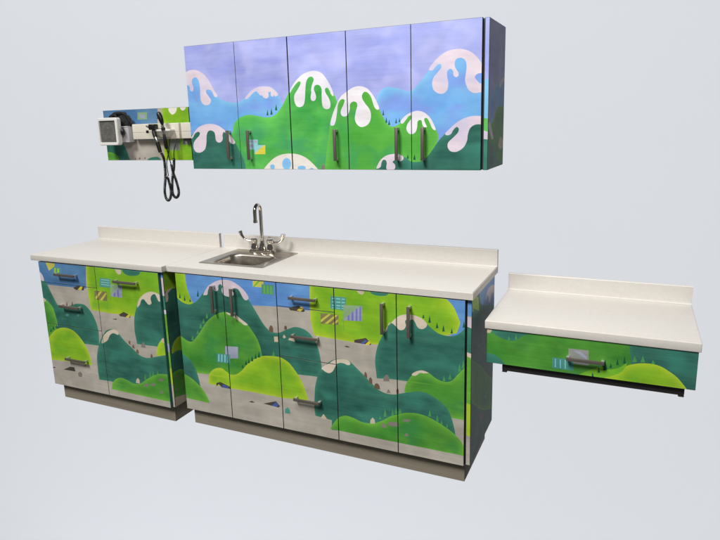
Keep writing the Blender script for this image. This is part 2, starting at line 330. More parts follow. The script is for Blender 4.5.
def mat(name, col, rough=.5, metal=0., vary=.08, scale=(6, 6, 6), bump=0., spec=.5, col2=None, grain=0., rim=None, patch=None):
    """Principled material whose colour wanders with two scales of noise."""
    m = bpy.data.materials.new(name); m.use_nodes = True
    nt = m.node_tree; b = nt.nodes['Principled BSDF']
    c = lin(col) if max(col) > 1.01 else col
    tc = nd(nt, 'ShaderNodeTexCoord'); mp = nd(nt, 'ShaderNodeMapping')
    geo = nd(nt, 'ShaderNodeNewGeometry')
    nt.links.new(geo.outputs['Position'], mp.inputs[0]); mp.inputs['Scale'].default_value = scale
    n1 = nd(nt, 'ShaderNodeTexNoise'); n1.inputs['Scale'].default_value = 1.; n1.inputs['Detail'].default_value = 5
    n1.inputs['Roughness'].default_value = .6
    nt.links.new(mp.outputs[0], n1.inputs['Vector'])
    rp = nd(nt, 'ShaderNodeMapRange'); rp.inputs[1].default_value = .3; rp.inputs[2].default_value = .7
    nt.links.new(n1.outputs['Fac'], rp.inputs[0])
    mx = nd(nt, 'ShaderNodeMix', data_type='RGBA')
    c2 = (lin(col2) if max(col2) > 1.01 else col2) if col2 else tuple(min(1, v*(1+vary)) for v in c)
    c1 = c if col2 else tuple(v*(1-vary) for v in c)
    mx.inputs[6].default_value = (*c1, 1); mx.inputs[7].default_value = (*c2, 1)
    nt.links.new(rp.outputs[0], mx.inputs[0])
    last = mx.outputs[2]
    if patch:    # soft airbrushed patches of a third tone
        np_ = nd(nt, 'ShaderNodeTexNoise'); np_.inputs['Scale'].default_value = 1.; np_.inputs['Detail'].default_value = 1.5; np_.inputs['Distortion'].default_value = .4
        mpp = nd(nt, 'ShaderNodeMapping'); mpp.inputs['Scale'].default_value = (6.5, 6.5, 9); mpp.inputs['Location'].default_value = (c[0]*30, c[1]*30, c[2]*30)
        nt.links.new(geo.outputs['Position'], mpp.inputs[0]); nt.links.new(mpp.outputs[0], np_.inputs['Vector'])
        rpp = nd(nt, 'ShaderNodeMapRange', interpolation_type='SMOOTHSTEP'); rpp.inputs[1].default_value = .44; rpp.inputs[2].default_value = .72; rpp.inputs[4].default_value = .75
        nt.links.new(np_.outputs['Fac'], rpp.inputs[0])
        m6 = nd(nt, 'ShaderNodeMix', data_type='RGBA'); m6.inputs[7].default_value = (*patch, 1)
        nt.links.new(rpp.outputs[0], m6.inputs[0]); nt.links.new(last, m6.inputs[6]); last = m6.outputs[2]
    if rim:      # the airbrushed lighter border that the print has round each hill
        at = nd(nt, 'ShaderNodeAttribute', attribute_name='rim'); m5 = nd(nt, 'ShaderNodeMix', data_type='RGBA')
        m5.inputs[7].default_value = (*rim, 1)
        nt.links.new(at.outputs['Fac'], m5.inputs[0]); nt.links.new(last, m5.inputs[6]); last = m5.outputs[2]
    if grain:
        mp2 = nd(nt, 'ShaderNodeMapping'); mp2.inputs['Scale'].default_value = (3, 3, 210)
        nt.links.new(geo.outputs['Position'], mp2.inputs[0])
        n2 = nd(nt, 'ShaderNodeTexNoise'); n2.inputs['Scale'].default_value = 1.; n2.inputs['Detail'].default_value = 3
        nt.links.new(mp2.outputs[0], n2.inputs['Vector'])
        r2 = nd(nt, 'ShaderNodeMapRange'); r2.inputs[1].default_value = .3; r2.inputs[2].default_value = .7
        r2.inputs[3].default_value = 1-grain; r2.inputs[4].default_value = 1+grain
        nt.links.new(n2.outputs['Fac'], r2.inputs[0])
        m2 = nd(nt, 'ShaderNodeVectorMath', operation='SCALE')
        nt.links.new(last, m2.inputs[0]); nt.links.new(r2.outputs[0], m2.inputs[3])
        last = m2.outputs[0]
        n4 = nd(nt, 'ShaderNodeTexNoise'); n4.inputs['Scale'].default_value = 7.5; n4.inputs['Detail'].default_value = 3; n4.inputs['Distortion'].default_value = .6
        nt.links.new(geo.outputs['Position'], n4.inputs['Vector'])
        r4 = nd(nt, 'ShaderNodeMapRange'); r4.inputs[1].default_value = .3; r4.inputs[2].default_value = .7
        r4.inputs[3].default_value = 1-grain*2.2; r4.inputs[4].default_value = 1+grain*2.2
        nt.links.new(n4.outputs['Fac'], r4.inputs[0])
        m4 = nd(nt, 'ShaderNodeVectorMath', operation='SCALE')
        nt.links.new(last, m4.inputs[0]); nt.links.new(r4.outputs[0], m4.inputs[3]); last = m4.outputs[0]
    nt.links.new(last, b.inputs['Base Color'])
    b.inputs['Roughness'].default_value = rough; b.inputs['Metallic'].default_value = metal
    b.inputs['Specular IOR Level'].default_value = spec
    if bump:
        n3 = nd(nt, 'ShaderNodeTexNoise'); n3.inputs['Scale'].default_value = 350
        nt.links.new(geo.outputs['Position'], n3.inputs['Vector'])
        bp = nd(nt, 'ShaderNodeBump'); bp.inputs['Strength'].default_value = bump; bp.inputs['Distance'].default_value = .0005
        nt.links.new(n3.outputs['Fac'], bp.inputs['Height']); nt.links.new(bp.outputs[0], b.inputs['Normal'])
    return m

# printed colours: two tones of the airbrushed print each, in the wood-grain direction
K = 1.0
ART = {}
def art(name, a, b, sc=(3.5, 3.5, 9), grain=.05, rough=.42, rim=None, patch=None):
    a = tuple(v*K for v in lin(a)); b = tuple(v*K for v in lin(b))
    ART[name] = mat('printed_'+name, a, rough=rough, scale=sc, col2=b, grain=grain, bump=.15, spec=.22, rim=lin(rim) if rim else None, patch=lin(patch) if patch else None)
art('lavender', (142,150,218), (168,176,228), (2.2,2.2,14), .04, patch=(178,182,232))
art('beige', (160,154,145), (186,180,171), (2.5,2.5,12), .05, patch=(176,170,158))
art('blue', (98,158,222), (128,184,232), (3,3,8), .04, rim=(138,202,236), patch=(126,148,226))
art('blue2', (82,130,194), (106,158,214), (3,3,9), .05, patch=(96,140,208))
art('blue3', (70,112,160), (90,134,180), patch=(100,140,170))
art('teal', (38,88,78), (60,116,102), (5,5,22), .075, rim=(66,136,114), patch=(58,124,108))
art('green', (56,130,48), (92,158,60), (4,4,9), .07, rim=(122,188,66), patch=(52,128,70))
art('green2', (66,156,56), (92,174,70), (4,4,9), .05, rim=(112,192,80), patch=(64,158,92))
art('lime2', (60,156,72), (98,190,88), (4,4,9), .05, rim=(108,202,88), patch=(66,152,104))
art('lime', (110,166,36), (148,194,46), (4,4,8), .05, rim=(190,210,56), patch=(108,170,44))
art('ltg', (96,168,48), (132,190,52))
art('ice', (208,194,208), (226,214,224), (5,5,20), .03, patch=(196,190,216))
art('icecap', (198,184,194), (216,204,210), (8,8,16), .03, patch=(200,190,208))
art('snow', (214,210,218), (238,236,240), (5,5,20), .03, patch=(206,206,228))
art('cream', (220,214,206), (236,232,226), (8,8,16), .02)
art('sand', (188,176,152), (206,194,172), (8,8,16), .02)
art('sandcap', (200,188,168), (220,208,192), (8,8,16), .02)
art('stone', (118,112,108), (138,132,124))
art('slate', (62,58,54), (84,80,72))
art('navy', (66,84,150), (84,104,166))
art('yellow', (206,190,60), (222,206,80))
art('brn', (104,84,66), (124,102,84))
art('dk', (26,84,58), (34,98,66))
art('lt', (64,142,84), (84,160,84))
art('skysign', (120,190,200), (150,206,212))
art('tealsign', (66,134,128), (92,160,146))
art('lilsign', (142,150,176), (166,172,192))
art('leafsign', (126,160,120), (146,178,138))
art('greysign', (128,134,132), (150,156,150))
art('purple', (112,112,176), (126,128,188))
art('yelsign', (182,180,70), (204,200,96))
art('brnsign', (118,112,72), (138,130,90))

M = dict(
    edge_teal=mat('teal_edge_banding', (40,104,100), .5),
    edge=mat('door_edge', (44,52,50), .5),
    carcass=mat('carcass_laminate', (70,74,78), .45),
    under=mat('carcass_underside', (150,140,120), .6),
    laminate=mat('countertop_laminate', (.63,.606,.567), .38, vary=.035, scale=(60,60,60), bump=.2, spec=.45),
    toe=mat('toe_kick_laminate', (146,138,122), .55, vary=.10, scale=(3,3,60), bump=.2),
    pull=mat('brushed_nickel_pull', (.20,.172,.15), .38, metal=.6, vary=.1),
    post=mat('polished_pull_post', (.52,.50,.46), .3, metal=.5),
    steel=mat('brushed_sink_steel', (.46,.425,.37), .32, metal=1., vary=.06, scale=(5,90,5)),
    chrome=mat('faucet_chrome', (.62,.59,.54), .13, metal=1., vary=.03),
    drain=mat('drain_steel', (.25,.24,.22), .35, metal=1.),
    white=mat('white_plastic', (.80,.79,.77), .4, vary=.02),
    cream=mat('cream_plastic', (.72,.68,.585), .45, vary=.03),
    greyp=mat('pale_grey_plastic', (.52,.51,.53), .5, vary=.04),
    dial=mat('gauge_dial', (.115,.115,.105), .4, vary=.08, scale=(30,30,30)),
    mark=mat('gauge_marks', (.27,.27,.25), .5),
    black=mat('black_plastic', (.008,.008,.0075), .38, vary=.2, scale=(40,40,40)),
    cuff=mat('black_cuff_cloth', (.010,.0105,.012), .8, vary=.4, scale=(50,50,50), bump=.6),
    silver=mat('silver_collar', (.6,.6,.58), .25, metal=1.),
    rail=mat('black_drawer_box', (.018,.017,.016), .5, vary=.2),
    back=mat('backdrop_paint', (.85,.895,.975), .95, vary=.004, scale=(.4,.4,.4), spec=.0),
)

# ---------------------------------------------------------------- mesh helpers
def link(name, bm, mats, parent=None, smooth=False, loc=None):
    me = bpy.data.meshes.new(name); bm.normal_update(); bm.to_mesh(me); bm.free()
    for m in (mats if isinstance(mats, (list, tuple)) else [mats]): me.materials.append(m)
    if smooth:
        for p in me.polygons: p.use_smooth = True
        if hasattr(me, 'set_sharp_from_angle'): me.set_sharp_from_angle(angle=R(35))
    o = bpy.data.objects.new(name, me); C.objects.link(o)
    if parent is not None:
        o.parent = parent; o.matrix_parent_inverse = parent_inv(parent)
    return o

def parent_inv(p):
    m = Matrix.Identity(4); c = p
    chain = []
    while c: chain.append(c); c = c.parent
    for c in reversed(chain):
        m = m @ c.matrix_parent_inverse @ Matrix.Translation(c.location) if c.parent else Matrix.Translation(c.location)
    return m.inverted()

def thing(name, label, cat, loc, group=None):
    o = bpy.data.objects.new(name, None); C.objects.link(o); o.location = loc
    o.empty_display_size = .05
    o['label'] = label; o['category'] = cat
    if group: o['group'] = group
    return o

def add_box(bm, x0, x1, y0, y1, z0, z1, bev=0., seg=2, mi=0):
    r = bmesh.ops.create_cube(bm, size=1)
    vs = r['verts']
    for v in vs:
        v.co = Vector(((x0+x1)/2+v.co.x*(x1-x0), (y0+y1)/2+v.co.y*(y1-y0), (z0+z1)/2+v.co.z*(z1-z0)))
    fs = list({f for v in vs for f in v.link_faces})
    for f in fs: f.material_index = mi
    if bev:
        es = list({e for v in vs for e in v.link_edges})
        bmesh.ops.bevel(bm, geom=es, offset=bev, segments=seg, affect='EDGES', profile=.5)

def box(name, x0, x1, y0, y1, z0, z1, m, parent=None, bev=.0015):
    bm = bmesh.new(); add_box(bm, x0, x1, y0, y1, z0, z1, bev)
    return link(name, bm, m, parent, smooth=bool(bev))

def smooth_path(pts, n=8):
    pts = [Vector(p) for p in pts]; out = []
    for i in range(len(pts)-1):
        p1, p2 = pts[i], pts[i+1]
        p0 = pts[i-1] if i else p1*2-p2
        p3 = pts[i+2] if i+2 < len(pts) else p2*2-p1
        for k in range(n):
            t = k/n
            out.append(.5*((2*p1)+(p2-p0)*t+(2*p0-5*p1+4*p2-p3)*t*t+(3*p1-p0-3*p2+p3)*t**3))
    out.append(pts[-1]); return out

def add_tube(bm, path, rad, seg=12, cap=True, flat=1., up=None, mi=0):
    """Sweep a (possibly flattened) ring along a path; rad is a number or one per point."""
    n = len(path); rr = rad if isinstance(rad, (list, tuple)) else [rad]*n
    path = [Vector(p) for p in path]
    t0 = (path[1]-path[0]).normalized()
    u = Vector(up) if up else (Vector((0, 0, 1)) if abs(t0.z) < .9 else Vector((1, 0, 0)))
    u = (u-t0*u.dot(t0)).normalized(); rings = []
    for i, p in enumerate(path):
        t = (path[min(i+1, n-1)]-path[max(i-1, 0)]).normalized()
        u = (u-t*u.dot(t)).normalized(); w = t.cross(u)
        rings.append([bm.verts.new(p+(u*math.cos(a)*flat+w*math.sin(a))*rr[i]) for a in [2*math.pi*k/seg for k in range(seg)]])
    for a, b in zip(rings, rings[1:]):
        for k in range(seg):
            f = bm.faces.new((a[k], a[(k+1) % seg], b[(k+1) % seg], b[k])); f.material_index = mi
    if cap:
        bm.faces.new(rings[0][::-1]).material_index = mi; bm.faces.new(rings[-1]).material_index = mi

def tube(name, path, rad, m, parent=None, seg=12, **k):
    bm = bmesh.new(); add_tube(bm, path, rad, seg, **k); bmesh.ops.recalc_face_normals(bm, faces=bm.faces)
    return link(name, bm, m, parent, smooth=True)

def add_lathe(bm, c, prof, seg=24, mi=0):
    """profile of (radius, z) about the vertical axis through c"""
    rings = [[bm.verts.new((c[0]+r*math.cos(2*math.pi*k/seg), c[1]+r*math.sin(2*math.pi*k/seg), c[2]+z)) for k in range(seg)] for r, z in prof]
    for a, b in zip(rings, rings[1:]):
        for k in range(seg): bm.faces.new((a[k], a[(k+1) % seg], b[(k+1) % seg], b[k])).material_index = mi
    bm.faces.new(rings[0][::-1]); bm.faces.new(rings[-1])

# ---------------------------------------------------------------- printed faces
def parse(txt):
    polys = []
    for ln in txt.strip().split('\n'):
        t = ln.split(); pts = []
        for w in t[1:]:
            a, b = w.rstrip('!').split(','); pts.append((int(a)/1000, int(b)/1000, w.endswith('!')))
        n = len(pts); out = []
        for i in range(n):
            p1, p2 = pts[i], pts[(i+1) % n]; p0, p3 = pts[i-1], pts[(i+2) % n]
            if p1[2] and p2[2]: out.append(p1[:2]); continue
            if p1[2]: p0 = (2*p1[0]-p2[0], 2*p1[1]-p2[1])
            if p2[2]: p3 = (2*p2[0]-p1[0], 2*p2[1]-p1[1])
            L = math.hypot(p2[0]-p1[0], p2[1]-p1[1]); k = max(2, min(7, int(L/.006)))
            for s in range(k):
                t_ = s/k
                out.append(tuple(.5*((2*p1[j])+(p2[j]-p0[j])*t_+(2*p0[j]-5*p1[j]+4*p2[j]-p3[j])*t_*t_+(3*p1[j]-p0[j]-3*p2[j]+p3[j])*t_**3) for j in (0, 1)))
        xs = [p[0] for p in out]; ys = [p[1] for p in out]
        polys.append((t[0], out, min(xs), max(xs), min(ys), max(ys)))
    return polys

def inside(x, y, P):
    c = False; j = len(P)-1
    for i in range(len(P)):
        xi, yi = P[i]; xj, yj = P[j]
        if (yi > y) != (yj > y) and x < (xj-xi)*(y-yi)/(yj-yi)+xi: c = not c
        j = i
    return c

RIM = {'blue', 'green2', 'teal', 'green', 'lime2', 'lime'}
def rim_at(p, x, y, i, cache):
    k = (id(p), i)
    if k not in cache:
        P = p[1]; best = 1.; j = len(P)-1
        for n in range(len(P)):
            ax, ay = P[j]; bx, by = P[n]; j = n
            if min(ax, bx)-x > .09 or x-max(ax, bx) > .09: continue
            if by == ay and abs(bx-ax) > .3: continue
            dx, dy = bx-ax, by-ay; L = dx*dx+dy*dy
            t = 0 if L == 0 else max(0, min(1, ((x-ax)*dx+(y-ay)*dy)/L))
            d = math.hypot(ax+t*dx-x, ay+t*dy-y)
            if d < best: best = d
        cache[k] = .65*math.exp(-(best/.020)**1.2)
    return cache[k]

def tessellate(a0, a1, z0, z1, polys, base):
    """triangles of the rectangle, each with the colour of the topmost printed shape"""
    use = [p for p in polys if p[3] > a0 and p[2] < a1 and p[5] > z0 and p[4] < z1]
    vs = [Vector(v) for v in ((a0, z0), (a1, z0), (a1, z1), (a0, z1))]; es = [(0, 1), (1, 2), (2, 3), (3, 0)]
    for p in use:
        k = len(vs); n = len(p[1]); vs += [Vector(v) for v in p[1]]
        es += [(k+i, k+(i+1) % n) for i in range(n)]
    st = .0105       # interior points carry the airbrushed fade towards each outline
    nx, nz = max(1, int((a1-a0)/st)), max(1, int((z1-z0)/st))
    if a1-a0 > .03:
        vs += [Vector((a0+(a1-a0)*(i+.5+.25*((j % 2)*2-1))/nx, z0+(z1-z0)*(j+.5)/nz)) for i in range(nx) for j in range(nz)]
    V, E, F = delaunay_2d_cdt(vs, es, [], 0, 1e-6)[:3]
    tris = []; cache = {}
    for f in F:
        cx = sum(V[i].x for i in f)/len(f); cy = sum(V[i].y for i in f)/len(f)
        if not (a0 < cx < a1 and z0 < cy < z1): continue
        col = base; rim = None
        for p in reversed(use):
            if p[2] <= cx <= p[3] and p[4] <= cy <= p[5] and inside(cx, cy, p[1]):
                col = p[0]
                if col in RIM: rim = [rim_at(p, V[i].x, V[i].y, i, cache) for i in f]
                break
        tris.append((f, col, rim))
    return V, tris

def printed_board(name, axis, face, back, a0, a1, z0, z1, polys, base, parent=None, edge='edge', eased=.0012):
    """A board with real thickness whose outward face carries the print.
    axis 'y': front face at y=face looking to -y; axis 'x': face at x=face looking to +x"""
    bm = bmesh.new()
    e = eased
    V, tris = tessellate(a0+e, a1-e, z0+e, z1-e, polys, base)
    names = sorted({t[1] for t in tris}); idx = {c: i+1 for i, c in enumerate(names)}
    P3 = (lambda a, z, d: Vector((a, d, z))) if axis == 'y' else (lambda a, z, d: Vector((d, a, z)))
    vm = {}; lay = bm.loops.layers.float_color.new('rim')
    for f, col, rim in tris:
        for i in f:
            if i not in vm: vm[i] = bm.verts.new(P3(V[i].x, V[i].y, face))
        try: q = bm.faces.new([vm[i] for i in f])
        except ValueError: continue
        q.material_index = idx[col]
        if rim:
            for lp, v in zip(q.loops, rim): lp[lay] = (v, v, v, 1)
        else:
            for lp in q.loops: lp[lay] = (0, 0, 0, 1)
    # eased edge, sides and back
    s = 1 if back > face else -1
    r1 = [P3(a, z, face) for a, z in ((a0+e, z0+e), (a1-e, z0+e), (a1-e, z1-e), (a0+e, z1-e))]
    r2 = [P3(a, z, face+s*e) for a, z in ((a0, z0), (a1, z0), (a1, z1), (a0, z1))]
    r3 = [P3(a, z, back) for a, z in ((a0, z0), (a1, z0), (a1, z1), (a0, z1))]
    R_ = [[bm.verts.new(v) for v in r] for r in (r1, r2, r3)]
    for A, B in zip(R_, R_[1:]):
        for k in range(4): bm.faces.new((A[k], A[(k+1) % 4], B[(k+1) % 4], B[k]))
    bm.faces.new(R_[2])
    cen = P3((a0+a1)/2, (z0+z1)/2, (face+back)/2)
    bm.normal_update()
    for f in bm.faces:
        out = f.calc_center_median()-cen
        if abs(f.normal.dot(out)) > 1e-9 and f.normal.dot(out) < 0: f.normal_flip()
    return link(name, bm, [M[edge]]+[ART[c] for c in names], parent)

# ---------------------------------------------------------------- bar pulls
def pull(parent, x, z, y, length=.150, horizontal=False):
    """flat bar on two square posts, standing off the door face at y"""
    w = .0074; so = .032
    bm = bmesh.new()
    if horizontal: add_box(bm, x-length/2, x+length/2, y-so, y-so+.009, z-w, z+w, .0012)
    else: add_box(bm, x-w, x+w, y-so, y-so+.009, z-length/2, z+length/2, .0012)
    h = link('handle', bm, M['pull'], parent, True)
    bm = bmesh.new()
    for s in (-1, 1):
        d = s*(length/2-.0066)
        cx, cz = (x+d, z) if horizontal else (x, z+d)
        add_box(bm, cx-.0065, cx+.0065, y-so+.0092, y, cz-.0065, cz+.0065, .001, mi=0)
    for v in bm.verts: pass
    me = bpy.data.meshes.new('t'); bm.to_mesh(me)
    hb = bmesh.new(); hb.from_mesh(h.data); k0 = len(hb.faces); hb.from_mesh(me)
    hb.faces.ensure_lookup_table()
    for f in hb.faces[k0:]: f.material_index = 1
    hb.to_mesh(h.data); hb.free(); bm.free(); bpy.data.meshes.remove(me)
    h.data.materials.append(M['post'])
    for p in h.data.polygons: p.use_smooth = True
    h.data.set_sharp_from_angle(angle=R(35))
    return h

G = .0013     # half the gap between neighbouring doors

# ================================================================ upper cabinet
UY, UCY = -.359, -.341
PU, PS, PL_, PT, PW = (parse(t) for t in (ART_U, ART_S, ART_L, ART_T, ART_W))
uz0, uz1 = 1.4303, 2.0733
up = thing('wall_cabinet', 'wide wall cabinet high up, printed with snow-capped hills under a lavender sky', 'cabinet', (.9, 0, uz0))
us = [.1076, .4255, .7375, 1.054, 1.3745, 1.6953]
hx = [(.3665, 1.557), (.493, 1.555), (.9925, 1.549), (1.309, 1.551), (1.435, 1.550)]
gaps = [.0006, .00035, .0020, .0012, .0008, .0005]
for i in range(5):
    d = printed_board('door', 'y', UY, UCY-.002, us[i]+gaps[i], us[i+1]-gaps[i+1], uz0, uz1, PU, 'lavender', up)
    pull(d, hx[i][0], hx[i][1], UY, .150)
box('carcass', .112, 1.7184, UCY+.001, 0, uz0+.002, uz1-.002, M['carcass'], up, bev=0)
def bands(a0, a1, lst):
    """printed colour bands for a narrow stile, heights in metres"""
    out = []
    for col, za, zb, *sl in lst:
        s = sl[0] if sl else 0
        P = [(a0-.01, za), (a1+.01, za+s), (a1+.01, zb+s), (a0-.01, zb)]
        ys = [p[1] for p in P]; out.append((col, P, a0-.01, a1+.01, min(ys), max(ys)))
    return out
printed_board('end_stile', 'y', UCY-.004, UCY, 1.7030, 1.7225, uz0, uz1,
    bands(1.7055, 1.7225, [('blue', 1.655, 1.82), ('lime2', 1.56, 1.66, -.01), ('ice', 1.565, 1.605, -.01), ('teal', 1.43, 1.568, -.005)]), 'lavender', up)
printed_board('side_panel', 'x', 1.7224, 1.7187, UCY+.0003, 0, uz0, uz1, parse(ART_US), 'lavender', up)

# ================================================================ base cabinets
Z = .9144; TH = .034; SH = .087; SPL = .021
def countertop(parent, x0, x1, yf, yb=0., z=Z, th=TH, sh=SH, spl=SPL, sx0=None, sx1=None, hole=None):
    bm = bmesh.new()
    if hole:
        hx0, hx1, hy0, hy1 = hole
        xs = [x0, hx0, hx1, x1]; ys = [yf, hy0, hy1, yb]
        top = [[bm.verts.new((x, y, z)) for y in ys] for x in xs]
        bot = [[bm.verts.new((x, y, z-th)) for y in ys] for x in xs]
        for i in range(3):
            for j in range(3):
                if i == 1 and j == 1: continue
                bm.faces.new((top[i][j], top[i+1][j], top[i+1][j+1], top[i][j+1]))
                bm.faces.new((bot[i][j+1], bot[i+1][j+1], bot[i+1][j], bot[i][j]))
        def wall(seq):
            for (a, b), (c, d) in zip(seq, seq[1:]): bm.faces.new((top[a][b], bot[a][b], bot[c][d], top[c][d]))
        wall([(0, 0), (1, 0), (2, 0), (3, 0), (3, 1), (3, 2), (3, 3), (2, 3), (1, 3), (0, 3), (0, 2), (0, 1), (0, 0)])
        wall([(1, 1), (1, 2), (2, 2), (2, 1), (1, 1)])
        bmesh.ops.recalc_face_normals(bm, faces=bm.faces)
        es = [e for e in bm.edges if all(abs(v.co.z-z) < 1e-6 for v in e.verts) and
              (all(abs(v.co.y-yf) < 1e-6 for v in e.verts) or all(abs(v.co.x-x1) < 1e-6 for v in e.verts) or all(abs(v.co.x-x0) < 1e-6 for v in e.verts))]
        bmesh.ops.bevel(bm, geom=es, offset=.003, segments=3, affect='EDGES')
    else:
        add_box(bm, x0, x1, yf, yb, z-th, z, .003, 3)
    t = link('countertop', bm, M['laminate'], parent, True)
    a = x0 if sx0 is None else sx0; b = x1 if sx1 is None else sx1
    # backsplash with a small cove where it meets the top
    bm = bmesh.new(); y0 = yb-spl
    prof = [(y0-.006, z+.0004), (y0-.0022, z+.0012), (y0-.0006, z+.004), (y0, z+.008), (y0, z+sh-.002), (y0+.0015, z+sh), (yb, z+sh), (yb, z+.0004)]
    A = [bm.verts.new((a, y, h)) for y, h in prof]; B = [bm.verts.new((b, y, h)) for y, h in prof]
    n = len(prof)
    for k in range(n): bm.faces.new((A[k], A[(k+1) % n], B[(k+1) % n], B[k]))
    bm.faces.new(A); bm.faces.new(B[::-1]); bmesh.ops.recalc_face_normals(bm, faces=bm.faces)
    link('backsplash', bm, M['laminate'], parent, True)

z0, z1 = .0714, .8755
# --- sink cabinet
SY = -.5295; SC = -.5105
sb = thing('sink_cabinet', 'long base cabinet under the sink, hills printed on its doors and drawers', 'cabinet', (.86, 0, -.037))
sx = [.0565, .3742, .7037, 1.0304, 1.3525, 1.678]
dz = [.482, .7525]
def board(x0, x1, za, zb, P, Y, base, par, name='door', edge='edge'):
    return printed_board(name, 'y', Y, Y+.0165, x0+G, x1-G, za, zb, P, base, par, edge)
d = board(sx[0], sx[1], z0, z1, PS, SY, 'beige', sb); pull(d, .317, .754, SY)
d = board(sx[1], sx[2], z0, z1, PS, SY, 'beige', sb); pull(d, .4415, .750, SY)
for za, zb, hz in ((z0, dz[0]-G*.6, .2655), (dz[0]+G*.6, dz[1]-G*.6, .6085), (dz[1]+G*.6, z1, .810)):
    d = board(sx[2], sx[3], za, zb, PS, SY, 'beige', sb, 'drawer_front'); pull(d, .864, hz, SY, .150, True)
d = board(sx[3], sx[4], z0, z1, PS, SY, 'beige', sb); pull(d, 1.289, .755, SY)
d = board(sx[4], sx[5], z0, z1, PS, SY, 'beige', sb); pull(d, 1.420, .753, SY)
# open-topped carcass so that the basin hangs inside it
bm = bmesh.new()
add_box(bm, .062, .080, SC, -.035, z0+.001, Z-TH-.001); add_box(bm, 1.669, 1.687, SC, -.035, z0+.001, Z-TH-.001)
add_box(bm, .0803, 1.6687, SC, -.035, z0+.001, z0+.019); add_box(bm, .0803, 1.6687, -.045, -.0352, z0+.0193, Z-TH-.001)
add_box(bm, .0803, 1.6687, SC, SC+.018, .862, Z-TH-.001)
for x in (.3742, .7037, 1.0304, 1.3525): add_box(bm, x-.009, x+.009, SC, -.0455, z0+.0193, .70)
link('carcass', bm, M['carcass'], sb)
printed_board('end_stile', 'y', SC-.003, SC-.0002, 1.6815, 1.7024, z0, .8795,
    bands(1.6875, 1.7025, [('blue2', .80, .9), ('icecap', .745, .80, -.01), ('teal', .62, .752, -.01), ('sandcap', .60, .632, -.01), ('green', .38, .612, -.01), ('lime', .225, .385, -.01), ('green', .40, .44)]), 'beige', sb)
printed_board('side_panel', 'x', 1.7023, 1.6875, SC, -.035, z0, .8795, parse(ART_SS), 'teal', sb)
box('toe_kick', .069, 1.670, -.485, -.05, -.037, z0-.0005, M['toe'], sb, bev=.001)
# hole for the basin
HX0, HX1, HY0, HY1 = .180, .516, -.408, -.150
countertop(sb, .0, 1.711, -.5319, sx0=.0205, hole=(HX0, HX1, HY0, HY1))

# --- left drawer cabinet
LY = -.5640; LC = -.545
lb = thing('drawer_cabinet', 'short base cabinet left of the sink cabinet, three drawers beside one wide panel', 'cabinet', (-.52, 0, -.037))
lx = [-.981, -.5095, -.0315]; lz = [.481, .7475]
for za, zb, hz, x in ((z0, lz[0]-G*.4, .2715, -.7395), (lz[0]+G*.4, lz[1]-G*.4, .6135, -.7325), (lz[1]+G*.4, z1, .812, -.739)):
    d = board(lx[0], lx[1]+G*.5, za, zb, PL_, LY, 'beige', lb, 'drawer_front'); pull(d, x, hz, LY, .165, True)
d = board(lx[1]-G*.5, lx[2], z0, z1, PL_, LY, 'beige', lb, edge='edge_teal'); pull(d, -.265, .8075, LY, .165, True)
box('carcass', -.978, -.0275, LC+.0005, -.03, z0+.001, Z-TH-.001, M['carcass'], lb, bev=0)
printed_board('end_stile', 'y', LC-.003, LC-.0002, -.0298, -.0132, z0, .8795,
    bands(-.0272, -.0133, [('blue2', .84, .9), ('icecap', .74, .845), ('teal', .66, .742), ('snow', .635, .66), ('green', .46, .636), ('lilsign', .41, .46), ('green', .312, .41), ('lime', .213, .312)]), 'beige', lb)
printed_board('side_panel', 'x', -.0130, -.0272, LC, -.03, z0, .8795, parse(ART_LS), 'teal', lb)
box('toe_kick', -.958, -.045, -.520, -.10, -.036, z0-.0005, M['toe'], lb, bev=.001)
countertop(lb, -1.0419, -.0006, -.5663, sx1=-.014)

# ================================================================ wall-hung desk drawer unit
TY = -.4714; TZ = .7768
ds = thing('floating_desk', 'small low floating shelf desk at the right with one green printed drawer', 'desk', (2.17, .07, TZ-.2))
countertop(ds, 1.7521, 2.5966, -.4774, .09, TZ, .0376, .086, .0195)
d = printed_board('drawer_front', 'y', TY, TY+.018, 1.7607, 2.5884, .5779, .7375, PT, 'green', ds)
pull(d, 2.177, .6525, TY, .150, True)
bm = bmesh.new()
add_box(bm, 1.80, 2.57, TY+.0185, .05, .588, TZ-.0376-.001)
link('apron_box', bm, M['rail'], ds)
bm = bmesh.new()
add_box(bm, 1.828, 2.553, TY+.019, TY+.040, .540, .5875, .004)
for x in (1.828, 2.531): add_box(bm, x, x+.022, TY+.0185, TY+.30, .5335, .5395, .0025)
link('drawer_slide', bm, M['rail'], ds, True)

